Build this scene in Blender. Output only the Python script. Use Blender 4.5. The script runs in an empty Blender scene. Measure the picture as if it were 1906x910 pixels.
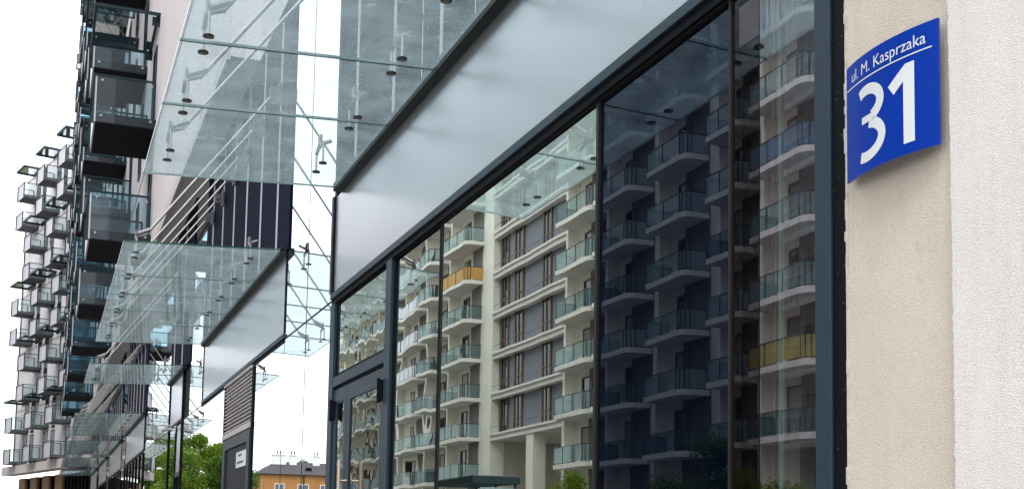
import bpy, bmesh, math, random
from mathutils import Vector, Matrix, noise
random.seed(7)
R = math.radians
sc = bpy.context.scene
COL = sc.collection

# ------------------------------------------------------------------ camera
cam_d = bpy.data.cameras.new('camera'); cam = bpy.data.objects.new('camera', cam_d); COL.objects.link(cam)
yaw, pit, rol = R(21.06587), R(5.05006), R(1.02228)
fw = Vector((math.sin(yaw)*math.cos(pit), math.cos(yaw)*math.cos(pit), math.sin(pit)))
r0 = Vector((math.cos(yaw), -math.sin(yaw), 0)); u0 = r0.cross(fw)
r2 = r0*math.cos(rol) + u0*math.sin(rol); u2 = -r0*math.sin(rol) + u0*math.cos(rol)
m = Matrix((r2, u2, -fw)).transposed().to_4x4(); m.translation = Vector((-3, 0, 1.5))
cam.matrix_world = m
cam_d.sensor_width = 36; cam_d.lens = 2251.12/1906*36
cam_d.shift_y = (805.61-455)/1906
cam_d.clip_start = .05; cam_d.clip_end = 3000
sc.camera = cam

# ------------------------------------------------------------------ sky, sun, exposure
SUN_DIR = Vector((-.36, -.62, 1.0)).normalized()      # towards the sun
w = bpy.data.worlds.new('World'); sc.world = w; w.use_nodes = True
nt = w.node_tree; nt.nodes.clear()
out = nt.nodes.new('ShaderNodeOutputWorld'); bg = nt.nodes.new('ShaderNodeBackground'); bg.inputs[1].default_value = .112
sky = nt.nodes.new('ShaderNodeTexSky'); sky.sky_type = 'NISHITA'; sky.sun_disc = False
sky.sun_elevation = math.asin(SUN_DIR.z); sky.sun_rotation = math.atan2(SUN_DIR.x, SUN_DIR.y)
mx = nt.nodes.new('ShaderNodeMixRGB'); mx.inputs[0].default_value = .85
nz = nt.nodes.new('ShaderNodeTexNoise'); nz.inputs['Scale'].default_value = 2.2; nz.inputs['Detail'].default_value = 4
rp = nt.nodes.new('ShaderNodeValToRGB')
rp.color_ramp.elements[0].position = .3; rp.color_ramp.elements[0].color = (8.6, 8.9, 9.5, 1)
rp.color_ramp.elements[1].position = .7; rp.color_ramp.elements[1].color = (10.6, 10.7, 10.9, 1)
tc = nt.nodes.new('ShaderNodeTexCoord'); L = nt.links.new
L(tc.outputs['Generated'], nz.inputs['Vector']); L(nz.outputs[0], rp.inputs[0])
L(sky.outputs[0], mx.inputs[1]); L(rp.outputs[0], mx.inputs[2]); L(mx.outputs[0], bg.inputs[0]); L(bg.outputs[0], out.inputs[0])
sd = bpy.data.lights.new('sun', 'SUN'); sd.energy = .8; sd.angle = R(20); sd.color = (1, .96, .9)
so = bpy.data.objects.new('sun', sd); COL.objects.link(so)
so.rotation_euler = (-SUN_DIR).to_track_quat('-Z', 'Y').to_euler()
vs = sc.view_settings; vs.view_transform = 'Standard'; vs.look = 'None'; vs.gamma = 1; vs.use_curve_mapping = False
vs.exposure = 1.1
sc.render.engine = 'CYCLES'
sc.cycles.max_bounces = 12; sc.cycles.glossy_bounces = 6; sc.cycles.transparent_max_bounces = 40
sc.cycles.diffuse_bounces = 4; sc.cycles.caustics_reflective = False; sc.cycles.caustics_refractive = False

# ------------------------------------------------------------------ materials
def mat(name): 
    m = bpy.data.materials.new(name); m.use_nodes = True; return m
def nd(m, t, **kw):
    n = m.node_tree.nodes.new(t)
    for k, v in kw.items(): setattr(n, k, v)
    return n
def noise_bump(m, scale, strength, dist, detail=3, vec_scale=None, rough=.5):
    tcn = nd(m, 'ShaderNodeTexCoord'); mp = nd(m, 'ShaderNodeMapping'); n = nd(m, 'ShaderNodeTexNoise')
    if vec_scale: mp.inputs['Scale'].default_value = vec_scale
    n.inputs['Scale'].default_value = scale; n.inputs['Detail'].default_value = detail; n.inputs['Roughness'].default_value = rough
    b = nd(m, 'ShaderNodeBump'); b.inputs['Strength'].default_value = strength; b.inputs['Distance'].default_value = dist
    l = m.node_tree.links.new
    l(tcn.outputs['Object'], mp.inputs[0]); l(mp.outputs[0], n.inputs['Vector']); l(n.outputs[0], b.inputs['Height'])
    return b, n, mp
def pbr(name, col, rough=.6, metal=0, var=0, vscale=3, bump=0, bscale=60, col2=None, spec=.5, vec=None):
    m = mat(name); l = m.node_tree.links.new; p = m.node_tree.nodes['Principled BSDF']
    p.inputs['Base Color'].default_value = (*col, 1); p.inputs['Roughness'].default_value = rough
    p.inputs['Metallic'].default_value = metal; p.inputs['Specular IOR Level'].default_value = spec
    if var or col2:
        b, n, mp = noise_bump(m, vscale, 0, .01, 6, vec, .6)
        rmp = nd(m, 'ShaderNodeValToRGB'); c2 = col2 or tuple(max(0, c*(1-var)) for c in col)
        rmp.color_ramp.elements[0].position = .35; rmp.color_ramp.elements[0].color = (*c2, 1)
        rmp.color_ramp.elements[1].position = .65; rmp.color_ramp.elements[1].color = (*col, 1)
        l(n.outputs[0], rmp.inputs[0]); l(rmp.outputs[0], p.inputs['Base Color'])
    if bump:
        b, n, mp = noise_bump(m, bscale, bump, .01, 4)
        l(b.outputs[0], p.inputs['Normal'])
    return m
def pane(name, gcol, refl, base=None, bcol=(0, 0, 0), wav=(.6, .0, 1), rough=0.0, tint=(.8, .85, .83)):
    """reflective pane: mirror layer over either an opaque dark backing or a see-through tint"""
    m = mat(name); N = m.node_tree.nodes; l = m.node_tree.links.new; N.remove(N['Principled BSDF']); o = N['Material Output']
    g = nd(m, 'ShaderNodeBsdfGlossy'); g.inputs['Color'].default_value = (*gcol, 1); g.inputs['Roughness'].default_value = rough
    if wav[1]:
        b, n, mp = noise_bump(m, wav[0], 1, wav[1], 1.5, (1, 1, wav[2])); l(b.outputs[0], g.inputs['Normal'])
    if base == 'clear':
        d = nd(m, 'ShaderNodeBsdfTransparent'); d.inputs[0].default_value = (*tint, 1)
    else:
        d = nd(m, 'ShaderNodeBsdfDiffuse'); d.inputs[0].default_value = (*bcol, 1)
    x = nd(m, 'ShaderNodeMixShader'); x.inputs[0].default_value = refl
    l(d.outputs[0], x.inputs[1]); l(g.outputs[0], x.inputs[2]); l(x.outputs[0], o.inputs[0])
    return m
def thin_glass(name, tint, dirt, dcol, refl=.08, spots=True, rough=.02, ior=1.3):
    """see-through sheet with a dusty film and a weak reflection"""
    m = mat(name); N = m.node_tree.nodes; l = m.node_tree.links.new; N.remove(N['Principled BSDF']); o = N['Material Output']
    t = nd(m, 'ShaderNodeBsdfTransparent'); t.inputs[0].default_value = (*tint, 1)
    df = nd(m, 'ShaderNodeBsdfDiffuse'); df.inputs[0].default_value = (*dcol, 1)
    tl = nd(m, 'ShaderNodeBsdfTranslucent'); tl.inputs[0].default_value = (*dcol, 1)
    dm = nd(m, 'ShaderNodeMixShader'); dm.inputs[0].default_value = .65
    l(df.outputs[0], dm.inputs[1]); l(tl.outputs[0], dm.inputs[2])
    x = nd(m, 'ShaderNodeMixShader'); x.inputs[0].default_value = dirt
    if spots:
        _, n1, _ = noise_bump(m, 2.6, 0, .01, 2, None, .5)
        _, n2, _ = noise_bump(m, 55, 0, .01, 6, None, .75)
        _, n3, mp3 = noise_bump(m, 7, 0, .01, 2, (1, 1, 1), .5)
        r1 = nd(m, 'ShaderNodeMapRange'); r1.inputs[1].default_value = .3; r1.inputs[2].default_value = .7; r1.inputs[3].default_value = dirt*.75; r1.inputs[4].default_value = dirt*1.2
        r2_ = nd(m, 'ShaderNodeMapRange'); r2_.inputs[1].default_value = .45; r2_.inputs[2].default_value = .8; r2_.inputs[3].default_value = 0; r2_.inputs[4].default_value = .16
        r3 = nd(m, 'ShaderNodeMapRange'); r3.inputs[1].default_value = .64; r3.inputs[2].default_value = .72; r3.inputs[3].default_value = 0; r3.inputs[4].default_value = .13
        a = nd(m, 'ShaderNodeMath', operation='ADD'); a2 = nd(m, 'ShaderNodeMath', operation='ADD')
        l(n1.outputs[0], r1.inputs[0]); l(n2.outputs[0], r2_.inputs[0]); l(n3.outputs[0], r3.inputs[0])
        l(r1.outputs[0], a.inputs[0]); l(r2_.outputs[0], a.inputs[1]); l(a.outputs[0], a2.inputs[0]); l(r3.outputs[0], a2.inputs[1]); l(a2.outputs[0], x.inputs[0])
    l(t.outputs[0], x.inputs[1]); l(dm.outputs[0], x.inputs[2])
    g = nd(m, 'ShaderNodeBsdfGlossy'); g.inputs['Roughness'].default_value = rough; g.inputs[0].default_value = (.9, .95, .95, 1)
    y = nd(m, 'ShaderNodeMixShader'); fr = nd(m, 'ShaderNodeFresnel'); fr.inputs[0].default_value = ior
    mm = nd(m, 'ShaderNodeMath', operation='ADD'); mm.inputs[1].default_value = refl; mm.use_clamp = True
    l(fr.outputs[0], mm.inputs[0]); l(mm.outputs[0], y.inputs[0]); l(x.outputs[0], y.inputs[1]); l(g.outputs[0], y.inputs[2]); l(y.outputs[0], o.inputs[0])
    return m

def plaster(name, c1, c2, bscale, strength):
    m = mat(name); l = m.node_tree.links.new; p = m.node_tree.nodes['Principled BSDF']; p.inputs['Roughness'].default_value = .9; p.inputs['Specular IOR Level'].default_value = .15
    _, n, _ = noise_bump(m, 1.4, 0, .01, 5, None, .6)
    rmp = nd(m, 'ShaderNodeValToRGB'); rmp.color_ramp.elements[0].position = .3; rmp.color_ramp.elements[0].color = (*c2, 1)
    rmp.color_ramp.elements[1].position = .7; rmp.color_ramp.elements[1].color = (*c1, 1); l(n.outputs[0], rmp.inputs[0])
    tcn = nd(m, 'ShaderNodeTexCoord'); v = nd(m, 'ShaderNodeTexVoronoi'); v.inputs['Scale'].default_value = bscale
    nn = nd(m, 'ShaderNodeTexNoise'); nn.inputs['Scale'].default_value = bscale*.9; nn.inputs['Detail'].default_value = 3
    l(tcn.outputs['Object'], v.inputs['Vector']); l(tcn.outputs['Object'], nn.inputs['Vector'])
    a = nd(m, 'ShaderNodeMath', operation='MULTIPLY_ADD'); a.inputs[1].default_value = -.8; l(v.outputs['Distance'], a.inputs[0]); l(nn.outputs[0], a.inputs[2])
    b = nd(m, 'ShaderNodeBump'); b.inputs['Strength'].default_value = strength; b.inputs['Distance'].default_value = .006
    l(a.outputs[0], b.inputs['Height']); l(b.outputs[0], p.inputs['Normal'])
    r3 = nd(m, 'ShaderNodeMapRange'); r3.inputs[1].default_value = -.1; r3.inputs[2].default_value = .35; r3.inputs[3].default_value = .80; r3.inputs[4].default_value = 1.0
    l(a.outputs[0], r3.inputs[0])
    mu = nd(m, 'ShaderNodeMixRGB', blend_type='MULTIPLY'); mu.inputs[0].default_value = 1; l(rmp.outputs[0], mu.inputs[1]); l(r3.outputs[0], mu.inputs[2])
    _, ns, _ = noise_bump(m, 3.2, 0, .01, 6, (1, 3.5, .22), .7)
    r4 = nd(m, 'ShaderNodeMapRange'); r4.inputs[1].default_value = .48; r4.inputs[2].default_value = .72; r4.inputs[3].default_value = 1; r4.inputs[4].default_value = .935; l(ns.outputs[0], r4.inputs[0])
    _, ng, _ = noise_bump(m, 11, 0, .01, 8, None, .75)
    r5 = nd(m, 'ShaderNodeMapRange'); r5.inputs[1].default_value = .58; r5.inputs[2].default_value = .72; r5.inputs[3].default_value = 1; r5.inputs[4].default_value = .84; l(ng.outputs[0], r5.inputs[0])
    m4 = nd(m, 'ShaderNodeMath', operation='MULTIPLY'); l(r4.outputs[0], m4.inputs[0]); l(r5.outputs[0], m4.inputs[1])
    mu2 = nd(m, 'ShaderNodeMixRGB', blend_type='MULTIPLY'); mu2.inputs[0].default_value = 1; l(mu.outputs[0], mu2.inputs[1]); l(m4.outputs[0], mu2.inputs[2]); l(mu2.outputs[0], p.inputs['Base Color'])
    return m

M = {}
M['plaster_cream'] = plaster('plaster_cream', (.80, .72, .61), (.70, .62, .51), 230, .75)
M['plaster_white'] = plaster('plaster_white', (.87, .825, .785), (.80, .755, .72), 230, .65)
M['wall_pink'] = pbr('wall_pink', (.72, .65, .66), .85, var=.08, vscale=.5)
M['wall_far'] = pbr('wall_far', (.80, .76, .78), .85, var=.06, vscale=.4)
M['navy'] = pbr('navy_cladding', (.0015, .007, .024), .7, var=.3, vscale=2, spec=.03)
M['frame'] = pbr('frame_paint', (.017, .034, .052), .42, bump=.15, bscale=300, var=.1, vscale=8, spec=.3)
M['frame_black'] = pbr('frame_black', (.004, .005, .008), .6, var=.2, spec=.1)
M['brown_frame'] = pbr('bronze_mullion', (.018, .015, .015), .5, var=.15, spec=.25)
M['fascia'] = pbr('fascia_metal', (.57, .58, .615), .27, metal=.7, col2=(.53, .545, .58), vscale=1.0, vec=(1, .8, .4))
M['steel'] = pbr('stainless_steel', (.38, .37, .345), .42, metal=.8, var=.2, vscale=6)
M['fin_white'] = pbr('fin_white', (.55, .54, .58), .5, var=.1)
M['profile'] = pbr('canopy_profile', (.005, .016, .014), .5, spec=.25, var=.3)
M['bracket'] = pbr('bracket_steel', (.16, .15, .16), .4, metal=.6, var=.2)
M['rubber'] = pbr('dark_ring', (.02, .018, .016), .5, var=.2)
M['disc'] = pbr('disc_face', (.16, .15, .12), .35, metal=.7, var=.2)
M['glass_edge'] = pbr('glass_edge', (.012, .085, .06), .15, var=.3, vscale=6)
M['canopy'] = thin_glass('canopy_glass', (.78, .89, .91), .35, (.52, .68, .72), .03, ior=1.14)
M['bal_glass'] = thin_glass('balcony_glass', (.55, .74, .81), .07, (.30, .48, .56), .03, spots=False, ior=1.15)
M['bal_glass_far'] = thin_glass('balcony_glass_far', (.82, .89, .89), .10, (.6, .7, .7), .03, spots=False, ior=1.15)
M['opp_glass'] = thin_glass('railing_glass', (.62, .78, .79), .38, (.56, .72, .77), .05, spots=False, ior=1.02)
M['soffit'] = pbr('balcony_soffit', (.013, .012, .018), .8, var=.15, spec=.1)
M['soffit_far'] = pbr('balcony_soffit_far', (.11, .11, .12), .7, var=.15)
M['bal_panel'] = pbr('balcony_front_panel', (.42, .40, .44), .35, var=.08, vec=(6, 1, .2), vscale=2)
M['bal_panel_near'] = pbr('balcony_front_near', (.68, .68, .72), .3, var=.08)
M['dark_metal'] = pbr('dark_metal', (.008, .026, .034), .5, var=.15, spec=.2)
M['opp_glass_dark'] = thin_glass('railing_glass_smoked', (.45, .60, .62), .22, (.30, .42, .46), .05, spots=False, ior=1.02)
M['net_curtain'] = pbr('net_curtain', (.42, .40, .36), .6, var=.4, vscale=6, vec=(5, 5, .1))
M['win_dark'] = pane('window_dark', (.55, .6, .65), .14, bcol=(.02, .025, .03))
M['mirror'] = pane('mirror_glazing', (.93, .95, .95), .93, bcol=(.02, .03, .04), wav=(.45, .0012, .35))
M['pane_green'] = pane('pane_greenish', (.93, 1.0, .92), .93, 'clear', wav=(.9, .0010, .5), tint=(.5, .55, .5))
M['pane_navy'] = pane('pane_navy', (.58, .68, .84), .18, bcol=(.001, .002, .007), wav=(.8, .0016, .6))
M['pane_lilac'] = pane('pane_lilac', (.88, .88, .95), .42, 'clear', wav=(1.3, .0014, .5), tint=(.85, .88, .9))
M['pane_dim'] = pane('pane_dim', (.6, .6, .7), .16, 'clear', wav=(1.3, .0008, .4), tint=(.6, .6, .62))
M['pane_wavy'] = pane('pane_wavy', (.93, .99, .92), .92, 'clear', wav=(.85, .0040, .9), tint=(.5, .55, .5))
M['pane_transom'] = pane('pane_transom', (.86, .90, .84), .86, 'clear', wav=(2.0, .0024, .8), tint=(.5, .55, .5))
M['pane_door'] = pane('pane_door', (.72, .74, .68), .66, 'clear', wav=(1.3, .0038, .9), tint=(.4, .4, .4))
M['blue'] = pbr('enamel_blue', (.0, .032, .31), .4, var=.08, vscale=4, spec=.08)
M['blue_edge'] = pbr('enamel_blue_edge', (.0, .06, .5), .3, var=.1)
M['letter'] = pbr('letter_white', (.64, .67, .67), .5, var=.05)
M['white_wall'] = pbr('render_white', (.86, .83, .74), .85, var=.07, vscale=.6)
M['white_slab'] = pbr('slab_white', (.80, .77, .72), .8, var=.1, vscale=1.5)
M['grey_wall'] = pbr('slate_cladding', (.20, .22, .27), .7, var=.25, vscale=2, vec=(1, 1, 5))
M['brown'] = pbr('window_wood', (.16, .08, .04), .6, var=.3, vscale=4)
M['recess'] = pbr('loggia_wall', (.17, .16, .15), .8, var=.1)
M['opp_rail'] = pbr('railing_metal', (.03, .05, .055), .5, var=.15)
M['screen_orange'] = pbr('screen_orange', (.60, .33, .08), .7, var=.15, vec=(1, 10, 1), vscale=4)
M['screen_white'] = pbr('screen_white', (.78, .82, .88), .6, var=.1)
M['screen_blue'] = pbr('screen_blue', (.10, .18, .28), .5, var=.2)
M['screen_yellow'] = pbr('screen_yellow', (.42, .36, .10), .6, var=.2)
M['orange_wall'] = pbr('orange_render', (.50, .235, .07), .85, var=.3, vscale=.5, vec=(1, 1, .4))
M['roof'] = pbr('grey_roof', (.055, .052, .058), .8, var=.25, vscale=3)
M['asphalt'] = pbr('asphalt', (.05, .05, .052), .9, var=.25, vscale=6, bump=.4, bscale=200)
M['paving'] = pbr('paving', (.28, .27, .26), .9, var=.2, vscale=5, bump=.3, bscale=80)
M['kerb'] = pbr('kerb_concrete', (.36, .35, .33), .9, var=.2)
M['paint'] = pbr('road_paint', (.78, .78, .76), .7, var=.15)
M['soil'] = pbr('ground', (.06, .09, .035), 1, var=.4, vscale=2)
M['bark'] = pbr('bark', (.09, .065, .045), .9, var=.4, vscale=8, vec=(1, 1, .2))
M['curtain'] = pbr('curtain', (.055, .032, .036), .9, var=.5, vscale=30, vec=(1, 12, .1))
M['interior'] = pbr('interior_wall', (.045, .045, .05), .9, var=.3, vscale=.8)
M['strip'] = pbr('green_glass_edge', (.55, .85, .70), .25, var=.1)
M['door'] = pbr('door_paint', (.010, .012, .020), .5, var=.15, spec=.2)
M['copper'] = pbr('handle_metal', (.62, .48, .38), .3, metal=.8, var=.1)
M['cctv'] = pbr('camera_white', (.8, .8, .78), .4, var=.05)
M['wood'] = pbr('wood_cladding', (.36, .17, .05), .6, var=.35, vscale=3, vec=(5, 5, .3))
M['ledge'] = pbr('ledge_metal', (.60, .54, .53), .6, var=.1)
M['mortar'] = pbr('mortar', (.60, .56, .50), .95, var=.3, vscale=30)
def leafmat(name, c):
    m = pbr(name, c, .6, col2=tuple(x*.6 for x in c), vscale=.5, spec=.15); N = m.node_tree.nodes; l = m.node_tree.links.new
    t = N.new('ShaderNodeBsdfTranslucent'); t.inputs[0].default_value = (c[0]*1.3, c[1]*1.2, c[2], 1); x = N.new('ShaderNodeMixShader'); x.inputs[0].default_value = .35
    l(N['Principled BSDF'].outputs[0], x.inputs[1]); l(t.outputs[0], x.inputs[2]); l(x.outputs[0], N['Material Output'].inputs[0]); return m
M['leaf'] = leafmat('leaf', (.13, .23, .016)); M['leaf_light'] = leafmat('leaf_light', (.24, .34, .03)); M['leaf_dark'] = leafmat('leaf_dark', (.06, .14, .012))

def speck(name, src, th=.045, sc_=16):
    m = M[src].copy(); m.name = name; l = m.node_tree.links.new; p = m.node_tree.nodes['Principled BSDF']
    tcn = nd(m, 'ShaderNodeTexCoord'); v = nd(m, 'ShaderNodeTexVoronoi'); v.inputs['Scale'].default_value = sc_
    lt = nd(m, 'ShaderNodeMath', operation='LESS_THAN'); lt.inputs[1].default_value = th
    mx_ = nd(m, 'ShaderNodeMixRGB'); mx_.inputs[2].default_value = (.55, .52, .48, 1)
    l(tcn.outputs['Object'], v.inputs['Vector']); l(v.outputs['Distance'], lt.inputs[0]); l(lt.outputs[0], mx_.inputs[0])
    src_l = p.inputs['Base Color'].links[0].from_socket; l(src_l, mx_.inputs[1]); l(mx_.outputs[0], p.inputs['Base Color']); return m
M['jamb_specked'] = speck('jamb_specked', 'frame_black', .05, 30); M['post_specked'] = speck('post_specked', 'frame', .03, 26)
# ------------------------------------------------------------------ mesh helpers
class MB:
    def __init__(s): s.v = []; s.f = []; s.mi = []
    def box(s, x0, x1, y0, y1, z0, z1, mi=0, side=None):
        b = len(s.v)
        s.v += [(x, y, z) for z in (z0, z1) for y in (y0, y1) for x in (x0, x1)]
        fs = [(0, 2, 3, 1), (4, 5, 7, 6), (0, 1, 5, 4), (2, 6, 7, 3), (0, 4, 6, 2), (1, 3, 7, 5)]
        for i, f in enumerate(fs):
            s.f.append(tuple(b+k for k in f)); s.mi.append(side if (side is not None and i > 1) else mi)
        return s
    def bar(s, a, b, r, n=8, r2=None, mi=0):
        a = Vector(a); b = Vector(b); d = (b-a).normalized(); r2 = r if r2 is None else r2
        p = d.orthogonal().normalized(); q = d.cross(p); k = len(s.v)
        for c, rr in ((a, r), (b, r2)):
            for i in range(n):
                t = 2*math.pi*i/n; s.v.append(tuple(c + p*math.cos(t)*rr + q*math.sin(t)*rr))
        for i in range(n):
            j = (i+1) % n; s.f.append((k+i, k+j, k+n+j, k+n+i)); s.mi.append(mi)
        s.f.append(tuple(k+n-1-i for i in range(n))); s.f.append(tuple(k+n+i for i in range(n))); s.mi += [mi, mi]
        return s
    def prism(s, pts, z0, z1, mi=0):
        n = len(pts); k = len(s.v); s.v += [(x, y, z0) for x, y in pts] + [(x, y, z1) for x, y in pts]
        s.f.append(tuple(k+n-1-i for i in range(n))); s.f.append(tuple(k+n+i for i in range(n))); s.mi += [mi, mi]
        for i in range(n):
            j = (i+1) % n; s.f.append((k+i, k+j, k+n+j, k+n+i)); s.mi.append(mi)
        return s
    def quad(s, *p, mi=0):
        k = len(s.v); s.v += [tuple(q) for q in p]; s.f.append(tuple(range(k, k+len(p)))); s.mi.append(mi); return s
    def mesh(s, name, mats):
        me = bpy.data.meshes.new(name); me.from_pydata(s.v, [], s.f)
        for m_ in (mats if isinstance(mats, (list, tuple)) else [mats]): me.materials.append(M[m_] if isinstance(m_, str) else m_)
        for p, i in zip(me.polygons, s.mi): p.material_index = i
        me.update(); return me
def link(name, me, parent=None, world=False):
    o = bpy.data.objects.new(name, me); COL.objects.link(o)
    if parent is not None:
        o.parent = parent
        if world: o.location = -Vector(parent.location)
    return o
def part(name, mb, mats, parent=None, world=True, bevel=0):
    o = link(name, mb.mesh(name, mats), parent, world and parent is not None)
    if bevel:
        b = o.modifiers.new('bevel', 'BEVEL'); b.width = bevel; b.segments = 2; b.limit_method = 'ANGLE'
    return o
def sub(name, mb, mats, parent):           # sub-part in its part's own frame
    return link(name, mb.mesh(name, mats), parent)
def tag(o, label=None, cat=None, group=None, kind=None):
    if label: o['label'] = label
    if cat: o['category'] = cat
    if group: o['group'] = group
    if kind: o['kind'] = kind
    return o
def thing(name, label, cat, loc=(0, 0, 0), group=None, rz=0):
    o = bpy.data.objects.new(name, None); COL.objects.link(o); o.location = loc; o.rotation_euler.z = rz; o.empty_display_size = .3
    return tag(o, label, cat, group)

# ------------------------------------------------------------------ ground
tag(part('ground', MB().box(-900, 900, -700, 1400, -.5, -.15), 'soil'), kind='structure')
tag(part('pavement', MB().box(-10.85, 40, -60, 150, -.14, 0), 'paving'), kind='structure')
tag(part('road', MB().box(-21.85, -11.15, -120, 420, -.146, -.12), 'asphalt'), kind='structure')
k = MB(); k.box(-11.15, -10.85, -120, 420, -.145, .004); k.box(-22.15, -21.85, -120, 420, -.145, .004)
tag(part('kerb', k, 'kerb'), kind='structure')
mk = MB()
for i in range(70): mk.box(-16.56, -16.44, -60+i*6, -57+i*6, -.119, -.116)
tag(part('road_marking', mk, 'paint'), kind='structure')
tag(part('far_pavement', MB().box(-60, -22.15, -60, 160, -.14, -.001), 'paving'), kind='structure')

# ------------------------------------------------------------------ balconies (local x along facade, y outwards, z up from soffit)
def balc_meshes(depth, length, slab_t, h, soff, panel, glass, rail, r, studs=True):
    d = {}
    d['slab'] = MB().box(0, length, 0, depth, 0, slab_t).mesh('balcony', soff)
    d['front_panel'] = MB().box(-.01, length+.01, depth+.004, depth+.05, .02, slab_t+h-.06).mesh('front_panel', panel)
    e = []
    for x in (-.022, length+.006):
        e.append(MB().quad((x, .03, .03), (x, depth, .03), (x, depth, slab_t+h-.05), (x, .03, slab_t+h-.05)).mesh('side_glass', glass))
    d['side_glass'] = e
    rl = MB()
    for x in (-.02, length+.02):
        rl.box(x-r, x+r, .05, depth+.05, slab_t+h-.05, slab_t+h)
        rl.box(x-r, x+r, .05, .05+2*r, .02, slab_t+h-.05)
        rl.box(x-r, x+r, depth+.052, depth+.052+2*r, -.03, slab_t+h)
    rl.box(-.02, length+.02, depth+.055, depth+.055+2*r, slab_t+h-.045, slab_t+h-.005)
    d['rail'] = rl.mesh('rail', rail)
    if studs: d['stud'] = MB().bar((0, 0, 0), (-.03, 0, 0), .035, 8).mesh('stud', 'steel')
    d['dims'] = (depth, slab_t, h)
    return d
def put_balcony(parent, d, loc, rz, screen=None):
    o = link('balcony', d['slab'], parent); o.location = Vector(loc)-Vector(parent.location); o.rotation_euler.z = rz
    link('front_panel', d['front_panel'], o)
    for g in d['side_glass']: link('side_glass', g, o)
    link('rail', d['rail'], o)
    if 'stud' in d:
        dp, st_, hh = d['dims']
        for y_ in (.16, dp-.14):
            for z_ in (st_*.5+.06, st_+hh-.17): q = link('stud', d['stud'], o); q.location = (-.022, y_, z_)
    return o

# ------------------------------------------------------------------ the main building
YE = 97.0
main = thing('apartment_building', 'long pale apartment block whose balconies, dark ground floor and glass shopfronts fill the right side', 'building', (0, 30, 0))
part('wall', MB().box(-.5, 12, 19.6, YE, 9.3, 38), 'wall_pink', main)
part('wall', MB().box(-.02, 12, -8, 19.6, 9.3, 38), 'wall_pink', main)
# ledge course lines & vertical joints on the upper wall
gr = MB()
for z in (13.05, 19.85, 26.65, 33.4): gr.box(-.52, -.5, 19.6, YE, z-.05, z+.05)
part('string_course', gr, 'ledge', main)
part('overhang_trim', MB().box(-.56, -.5, 19.6, YE, 9.24, 9.5), 'ledge', main)
# near plaster wall and pilaster
part('plaster_wall', MB().box(0, .4, -8, 4.03, 0, 9.2), 'plaster_cream', main)
rr = random.Random(9); pts = [(-8, 0)]; zz = 0.0
while zz < 9.18: pts.append((3.372+rr.gauss(0, .0022)+.003*math.sin(zz*2.1), zz)); zz += .011
pts += [(3.372, 9.18), (-8, 9.18)]
pm = MB(); k_ = len(pts); pm.v = [(-.045, y, z) for y, z in pts]+[(-.0005, y, z) for y, z in pts]
pm.f = [tuple(range(k_-1, -1, -1)), tuple(range(k_, 2*k_))]+[(i, (i+1) % k_, k_+(i+1) % k_, k_+i) for i in range(k_)]; pm.mi = [0]*len(pm.f)
part('pilaster', pm, 'plaster_white', main)
# ragged plaster bead against the frame
bd = MB(); rr = random.Random(3); z = 0.0
while z < 5.3:
    dz = rr.uniform(.03, .09); w_ = rr.uniform(.002, .012) if (rr.random() < .5 and z > 1.5) else .002
    bd.box(-.004, .03, 4.028-.01, 4.03+w_, z, z+dz); z += dz
part('plaster_bead', bd, 'mortar', main)
# jamb: recessed black strip and the blue-grey post
part('jamb', MB().box(.012, .3, 4.03, 4.142, 0, 5.45), 'jamb_specked', main)
part('corner_post', MB().box(-.0, .2, 4.142, 4.252, 0, 4.15), 'post_specked', main, bevel=.004)
# beam under the fascia and the fascia plates
FAS = [(4.03, 13.65), (16.6, 25.95), (29.8, 33.0), (41.7, 51.5), (54.5, 64.5), (67.3, 76.9), (79.6, 90)]
for a, b in FAS:
    part('fascia_panel', MB().box(0, .1, a+.06, b-.06, 4.30, 5.42), 'fascia', main)
    part('fascia_beam', MB().box(-.028, .12, a, b, 4.222, 4.288), 'frame', main, bevel=.004)
    part('beam_underside_shade', MB().box(-.006, .12, a, b, 4.165, 4.22), 'frame_black', main)  # black strip stands in for the shade on the beam's underside
    if a > 5: part('fascia_end_trim', MB().box(-.012, .1, a+.0, a+.06, 4.3, 5.44), 'frame_black', main)
    part('fascia_end_trim', MB().box(-.012, .1, b-.06, b+.03, 4.3, 5.44), 'frame_black', main)
# navy cladding over every canopy, bright fins at the rod lines
CLAD = [(-8, 13.3), (16.45, 26.1), (28.4, 33.1), (41.2, 51.6), (54.4, 64.6), (67.2, 77), (79.5, 90.1)]
for i, (a, b) in enumerate(CLAD):
    if i == 0:
        segs = [(-8, 4.0), (4.0, 7.2), (7.5, 8.7), (9.0, 10.15), (10.5, 11.72), (12.02, b)]
        for s0, s1 in segs: part('cladding_panel', MB().box(-.02, .3, s0, s1, 5.46, 9.3), 'navy', main)
        for s0, s1 in ((7.2, 7.5), (8.7, 9.0), (10.15, 10.5), (11.72, 12.02)): part('window', MB().box(.03, .3, s0, s1, 5.46, 9.3), 'mirror', main)
    else:
        part('cladding_panel', MB().box(-.02, .3, a, b, 5.46, 9.3), 'navy', main)
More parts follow.
